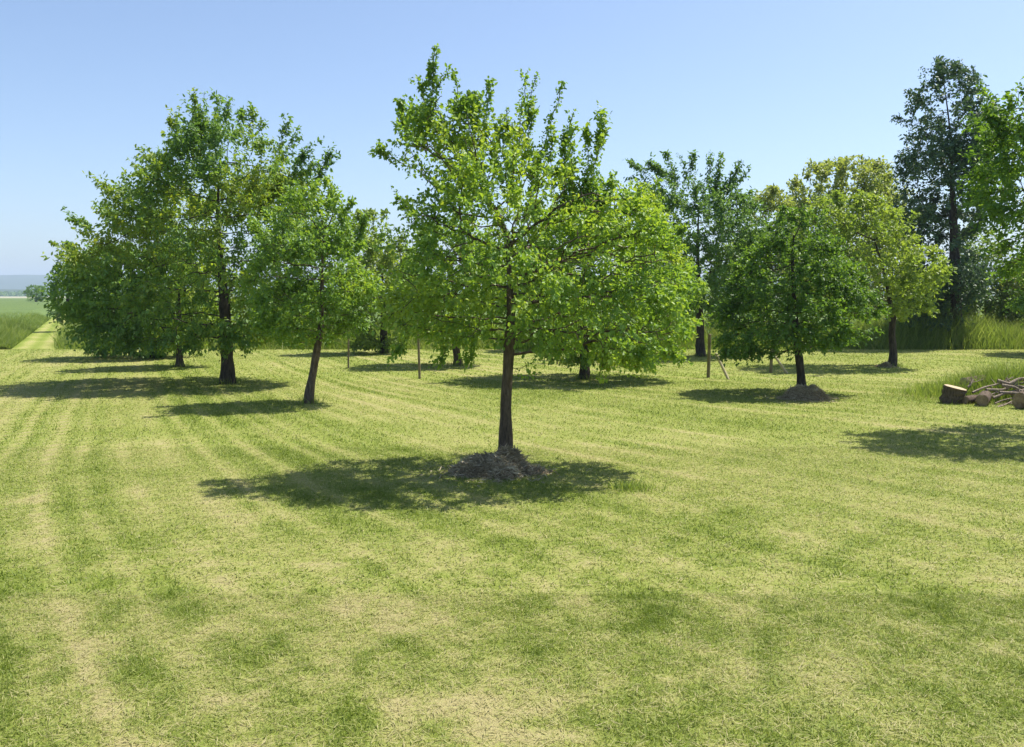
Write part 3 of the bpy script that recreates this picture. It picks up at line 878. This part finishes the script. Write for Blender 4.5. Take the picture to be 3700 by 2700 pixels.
heap("cuttings_heap", "small low pile of cuttings at the foot of the crooked dark trunk", c, 0.14, 0.16, 0.09, 9,
     [(-0.9, 0.1, 0.6, 0.6), (0.8, 0, 0.6, 0.5)], 1100)

# ------------------------------------------------------------------ stakes
n_ = NT("grey_wood")
mp = n_.n("ShaderNodeMapping"); mp.inputs['Scale'].default_value = (40, 40, 4)
n_.l(n_.n("ShaderNodeTexCoord").outputs['Object'], mp.inputs['Vector'])
M_WOOD = n_.done(n_.principled(n_.ramp(n_.noise(1.0, 5, 0.6, mp.outputs[0]), [(0.3, (0.13, 0.105, 0.06)), (0.7, (0.26, 0.215, 0.13))]), 0.85, 0.2))
n_ = NT("fresh_wood")
M_PALE = n_.done(n_.principled(n_.ramp(n_.noise(30, 5, 0.6), [(0.3, (0.40, 0.33, 0.20)), (0.7, (0.52, 0.45, 0.29))]), 0.85, 0.2))

def pole_mesh(name, a, b, r, mat, sides=8, cap=True, seed=0, point=False):
    a, b = np.asarray(a, float), np.asarray(b, float)
    mids = [a + (b - a) * t for t in (0, 0.33, 0.66, 1)]
    V, F, _, _ = tube(mids, [r, r * 0.98, r * 0.95, r * 0.92], sides, 0.12, seed)
    me = bpy.data.meshes.new(name)
    verts = [tuple(v) for v in V]
    faces = [tuple(int(i) for i in f) for f in F]
    top = len(verts) - sides
    # chamfered, slightly slanting saw cut
    d = nrm(b - a)
    cen = V[top:].mean(0)
    ring = [tuple(cen + (V[top + k] - cen) * 0.75 + d * r * 0.35) for k in range(sides)]
    s0 = len(verts)
    verts += ring
    for k in range(sides):
        q = (k + 1) % sides
        faces.append((top + k, top + q, s0 + q, s0 + k))
    faces.append(tuple(s0 + k for k in range(sides)))
    faces.append(tuple(range(sides - 1, -1, -1)))
    me.from_pydata(verts, [], faces)
    me.materials.append(mat)
    return me

def stake(base, top_py, label, r, tilt=0.0, seed=0):
    B = gp(*base)
    T = at(base[0], top_py, B[1]) - B
    return tag(obj("wooden_stake", pole_mesh("wooden_stake", (0, 0, -0.05), (tilt, 0.0, T[2]), r, M_WOOD, 8, seed=seed), None, B), label, "stake", "stakes in the orchard lawn")
stake((928, 838), 690, "thin wooden stake on the lawn left of the pear's trunk, taller of the two there", 0.024, -0.03, 1)
stake((770, 814), 722, "faint thin stake standing right of the leaning tree's trunk", 0.02, 0.02, 2)
stake((1232, 806), 745, "short thin stake under the pear's crown, right of its trunk", 0.02, 0.0, 3)

def braced(post, post_top, b0, b1, label, seed):
    B = gp(*post)
    root = empty("braced_post", B)
    tag(root, label, "post", "braced wooden posts")
    T = at(post[0], post_top, B[1]) - B
    obj("post", pole_mesh("post", (0, 0, -0.05), (0.01, 0, T[2]), 0.034, M_WOOD, 8, seed=seed), root)
    f = gp(*b1) - B
    tp = at(b0[0], b0[1], (B[1] + gp(*b1)[1]) / 2) - B
    obj("brace", pole_mesh("brace", f + np.array([0, 0, -0.03]), tp, 0.028, M_PALE, 8, seed=seed + 1), root)
braced((1566, 835), 740, (1583, 782), (1612, 839), "braced wooden post left of the round tree, the nearer and farther left of the two", 11)
braced((1704, 825), 758, (1706, 777), (1742, 826), "braced wooden post just left of the round tree's trunk", 13)

def sapling(base, tip, label, mats, seed, n=90):
    r = np.random.default_rng(seed)
    B = gp(*base)
    T = at(tip[0], tip[1], B[1]) - B
    root = empty("sapling", B)
    tag(root, label, "sapling")
    mid = T * 0.5 + np.array([T[0] * -0.15, 0, 0])
    V, F, C, _ = tube([np.array([0, 0, -0.02]), mid, T], [0.014, 0.011, 0.006], 6, 0.2, seed)
    obj("trunk", new_mesh("trunk", V, F, 4, mats[0], None, True), root)
    i = r.integers(len(C) // 3, len(C), n)
    P = C[i] + r.normal(0, 0.07, (n, 3))
    L = r.uniform(0.06, 0.11, n)
    LV, LF = leaf_arrays(P, r.normal(0, 1, (n, 3)), L, L * 0.55, r, droop=0.5)
    obj("crown", new_mesh("crown", LV, LF, 4, mats[1], {'tint': np.repeat(r.random(n), 6)}), root)
sapling((1200, 804), (1222, 752), "little slanting sapling in the gap right of the pear's trunk", (BARK, L_MAIN), 4)

# ------------------------------------------------------------------ woodpile
n_ = NT("cut_wood")
M_CUT = n_.done(n_.principled(n_.ramp(n_.noise(22, 5, 0.6), [(0.3, (0.36, 0.27, 0.17)), (0.7, (0.50, 0.40, 0.27))]), 0.85, 0.2))
n_ = NT("weathered_cut")
mp = n_.n("ShaderNodeTexCoord")
f_ = n_.math('ADD', n_.math('MULTIPLY', n_.noise(9, 6, 0.7), 0.75), n_.math('MULTIPLY', n_.noise(60, 4, 0.7), 0.25))
M_CUT2 = n_.done(n_.principled(n_.ramp(f_, [(0.3, (0.10, 0.07, 0.048)), (0.5, (0.25, 0.18, 0.12)), (0.72, (0.44, 0.34, 0.24))]), 0.9, 0.15, n_.bump(f_, 0.8, 0.02)))
M_LBARK = bark_mat("log_bark", (0.045, 0.033, 0.024), (0.20, 0.15, 0.11), 22)
M_BRANCH = bark_mat("branch_bark", (0.15, 0.115, 0.085), (0.38, 0.31, 0.24), 18)
def log(a, b, r, label, seed, cutmat=M_CUT):
    """a log: barked side as body, saw cuts at both ends as parts"""
    a, b = np.asarray(a, float), np.asarray(b, float)
    c = (a + b) / 2
    root = empty("log", (c[0], c[1], min(a[2], b[2])))
    off_ = np.array(root.location)
    tag(root, label, "log", "logs of the woodpile")
    V, F, C, _ = tube([a - off_, (a + b) / 2 - off_, b - off_], [r, r * 0.96, r * 0.99], 16, 0.22, seed)
    obj("bark", new_mesh("bark", V, F, 4, M_LBARK, None, True), root)
    for end, sgn in ((0, -1), (len(V) - 16, 1)):
        ring = V[end:end + 16]
        cen = ring.mean(0)
        d = nrm(b - a) * sgn
        vs = [tuple(q + d * 0.002) for q in ring] + [tuple(cen + (q - cen) * 0.9 + d * 0.008) for q in ring] + [tuple(cen + d * 0.010)]
        fs = []
        for k in range(16):
            q = (k + 1) % 16
            fs.append((k, q, 16 + q, 16 + k)); fs.append((16 + k, 16 + q, 32))
        if sgn < 0:
            fs = [tuple(reversed(f)) for f in fs]
        me = bpy.data.meshes.new("cut_face"); me.from_pydata(vs, [], fs); me.materials.append(cutmat)
        obj("cut_face", me, root)
    return root
def wp(px, py, dy=0.0, z=None):
    g = gp(px, py)
    Y = g[1] + dy
    q = at(px, py, Y)
    return q
g0 = gp(2112, 893)
log((g0[0] - 0.02, g0[1] + 0.1, -0.01), (g0[0] + 0.03, g0[1] + 0.075, 0.235), 0.16, "squat upright log with a pale sawn top at the left end of the woodpile", 3)
g1 = gp(2178, 900)
log((g1[0] - 0.02, g1[1] + 0.05, 0.09), (g1[0] + 0.22, g1[1] + 0.40, 0.11), 0.088, "round log lying with its cut end forward in the middle of the woodpile", 5, M_CUT2)
g2 = gp(2262, 905)
log((g2[0] - 0.05, g2[1] + 0.02, 0.12), (g2[0] + 0.42, g2[1] + 0.16, 0.13), 0.12, "dark log at the right end of the woodpile, cut by the picture edge", 7, M_CUT2)
g3 = gp(2165, 884)
log((g3[0] - 0.1, g3[1] + 0.28, 0.22), (g3[0] + 0.3, g3[1] + 0.45, 0.26), 0.09, "pale-ended log resting behind the middle of the woodpile", 9)
g4 = gp(2140, 895)
log((g4[0] - 0.02, g4[1] + 0.05, 0.06), (g4[0] + 0.22, g4[1] + 0.2, 0.07), 0.06, "thin short log on the grass right of the upright log", 12, M_CUT2)

def branch(p0, p1, r, label, seed, bow=0.05):
    rr = np.random.default_rng(seed)
    p0, p1 = np.asarray(p0, float), np.asarray(p1, float)
    bb = rr.normal(0, bow, 3) * np.linalg.norm(p1 - p0)
    pts = [p0, p0 * .66 + p1 * .34 + bb, p0 * .33 + p1 * .67 + bb * 0.8, p1]
    V, F, C, R_ = tube([q - p0 for q in pts], [r, r * 0.85, r * 0.7, r * 0.5], 7, 0.3, seed)
    Vs, Fs = [V], [F]
    n0 = len(V)
    for k in range(2):   # side twigs
        i = rr.integers(len(C) // 3, len(C) - 2)
        d = nrm(nrm(p1 - p0) + rr.normal(0, 0.7, 3))
        V2, F2, _, _ = tube([C[i], C[i] + d * 0.09, C[i] + d * 0.18 + rr.normal(0, 0.02, 3)], [r * 0.45, r * 0.35, r * 0.2], 5, 0.2, seed + k)
        Vs.append(V2); Fs.append(F2 + n0); n0 += len(V2)
    return tag(obj("branch", new_mesh("branch", np.concatenate(Vs), np.concatenate(Fs), 4, M_BRANCH, None, True), None, p0), label, "branch", "cut branches on the woodpile")
Yw = gp(2200, 895)[1]
def W(px, py, dy):
    return at(px, py, Yw + dy)
BR = [((2190, 905, -0.35), (2262, 872, 0.05), 0.014, "pale thin branch sticking out forward onto the lawn from the woodpile"),
      ((2180, 862, 0.25), (2258, 838, 0.3), 0.026, "upper branch along the crest of the woodpile"),
      ((2205, 842, 0.35), (2290, 860, 0.15), 0.030, "thick branch sloping down to the right on top of the woodpile"),
      ((2150, 868, 0.2), (2236, 846, 0.4), 0.018, "slim branch lying across the middle log"),
      ((2215, 852, 0.1), (2285, 885, -0.05), 0.024, "branch sloping toward the log at the right end"),
      ((2230, 850, 0.25), (2310, 838, 0.2), 0.028, "highest branch at the right edge of the woodpile"),
      ((2196, 880, 0.0), (2275, 862, 0.1), 0.020, "branch lying level in the middle front of the woodpile"),
      ((2210, 868, 0.05), (2300, 872, 0.02), 0.026, "brownish branch just above the right end log"),
      ((2140, 856, 0.35), (2152, 838, 0.4), 0.016, "short pale stub standing up behind the upright log"),
      ((2225, 836, 0.5), (2262, 862, 0.2), 0.015, "thin twig leaning down from the crest of the woodpile"),
      ((2200, 892, -0.1), (2250, 878, 0.0), 0.012, "small twig in front of the middle log")]
BR += [((2172, 878, 0.15), (2230, 856, 0.28), 0.016, "knobbly branch behind the middle log of the woodpile"),
       ((2236, 872, 0.12), (2300, 856, 0.2), 0.022, "dark branch lying on the log at the right end"),
       ((2188, 854, 0.38), (2240, 834, 0.5), 0.014, "thin branch rising at the back of the woodpile"),
       ((2246, 842, 0.38), (2320, 832, 0.3), 0.024, "grey branch at the top right of the woodpile"),
       ((2150, 888, 0.1), (2200, 874, 0.18), 0.012, "short stick lying between the upright log and the middle log"),
       ((2205, 900, -0.2), (2240, 893, -0.15), 0.010, "small stick lying on the lawn just before the woodpile")]
for k, (a, b, r, lab) in enumerate(BR):
    branch(W(*a), W(*b), r, lab, 200 + k)
# grass left standing around the woodpile
rg = np.random.default_rng(77)
n = 9500
u = rg.normal(0, 1, n); v = rg.normal(0, 1, n)
cx, cy = gp(2215, 880)[0] + 0.3, Yw + 1.0
x, y = cx + 0.75 * u, cy + 0.5 * v
ok = (y > Yw + 0.22 - 0.35 * rg.random(n)) | (x < gp(2100, 890)[0])
x, y = x[ok], y[ok]
h = rg.uniform(0.15, 0.62, len(x)) * np.exp(-0.25 * (((x - cx) / 0.75) ** 2 + ((y - cy) / 0.5) ** 2))
tall_patch("woodpile_grass", x, y, h + 0.03, rg.uniform(0.006, 0.012, len(x)), 15)

# grass the mower could not reach at the feet of the trunks
rg = np.random.default_rng(123)
PX, PY = [], []
for bx, by, br in BASES:
    if by > EDGE_Y or by < 8.5:
        continue
    k = 130
    a = rg.uniform(0, 2 * np.pi, k); q = br * 1.3 + 0.16 * rg.random(k) ** 1.5
    PX.append(bx + q * np.cos(a)); PY.append(by + q * np.sin(a))
g6 = gp(1392, 1082)                       # a tuft the mower left right of the pear
PX.append(g6[0] + rg.normal(0, 0.10, 260)); PY.append(g6[1] + rg.normal(0, 0.07, 260))
x, y = np.concatenate(PX), np.concatenate(PY)
tall_patch("uncut_grass", x, y, rg.uniform(0.04, 0.17, len(x)) * np.where(y < 8, 0.65, 1), rg.uniform(0.006, 0.011, len(x)), 17)

# ------------------------------------------------------------------ distant wood line
n = 9000
rg = np.random.default_rng(91)
x = rg.uniform(-620, 420, n); y = 960 + 60 * rg.random(n)
hz = 3 + 6 * fbm2(x, y * 0, 0.03, 12, 3)
P = np.stack([x, y, hz * rg.random(n) ** 0.7], 1)
L = rg.uniform(2.0, 4.0, n)
LV, LF = leaf_arrays(P, rg.normal(0, 1, (n, 3)), L, L * 0.8, rg)
kind(obj("far_woods", new_mesh("far_woods", LV, LF, 4, L_BLUE, {'tint': np.repeat(rg.random(n), 6)})), 'stuff')

# ------------------------------------------------------------------ haze
n_ = NT("haze_air")
pv = n_.n("ShaderNodeVolumePrincipled")
pv.inputs['Color'].default_value = (0.64, 0.80, 1.0, 1)
pv.inputs['Density'].default_value = 0.00036
pv.inputs['Anisotropy'].default_value = 0.0
n_.l(pv.outputs[0], n_.out.inputs['Volume'])
s_, zb, zt = 4200.0, -1.5, 110.0
hv = [(sx * s_, sy * s_, z) for z in (zb, zt) for sx, sy in ((-1, -1), (1, -1), (1, 1), (-1, 1))]
hf = [(3, 2, 1, 0), (4, 5, 6, 7), (0, 1, 5, 4), (1, 2, 6, 5), (2, 3, 7, 6), (3, 0, 4, 7)]
me = bpy.data.meshes.new("haze"); me.from_pydata(hv, [], hf); me.materials.append(n_.m)
kind(obj("haze", me), 'stuff')
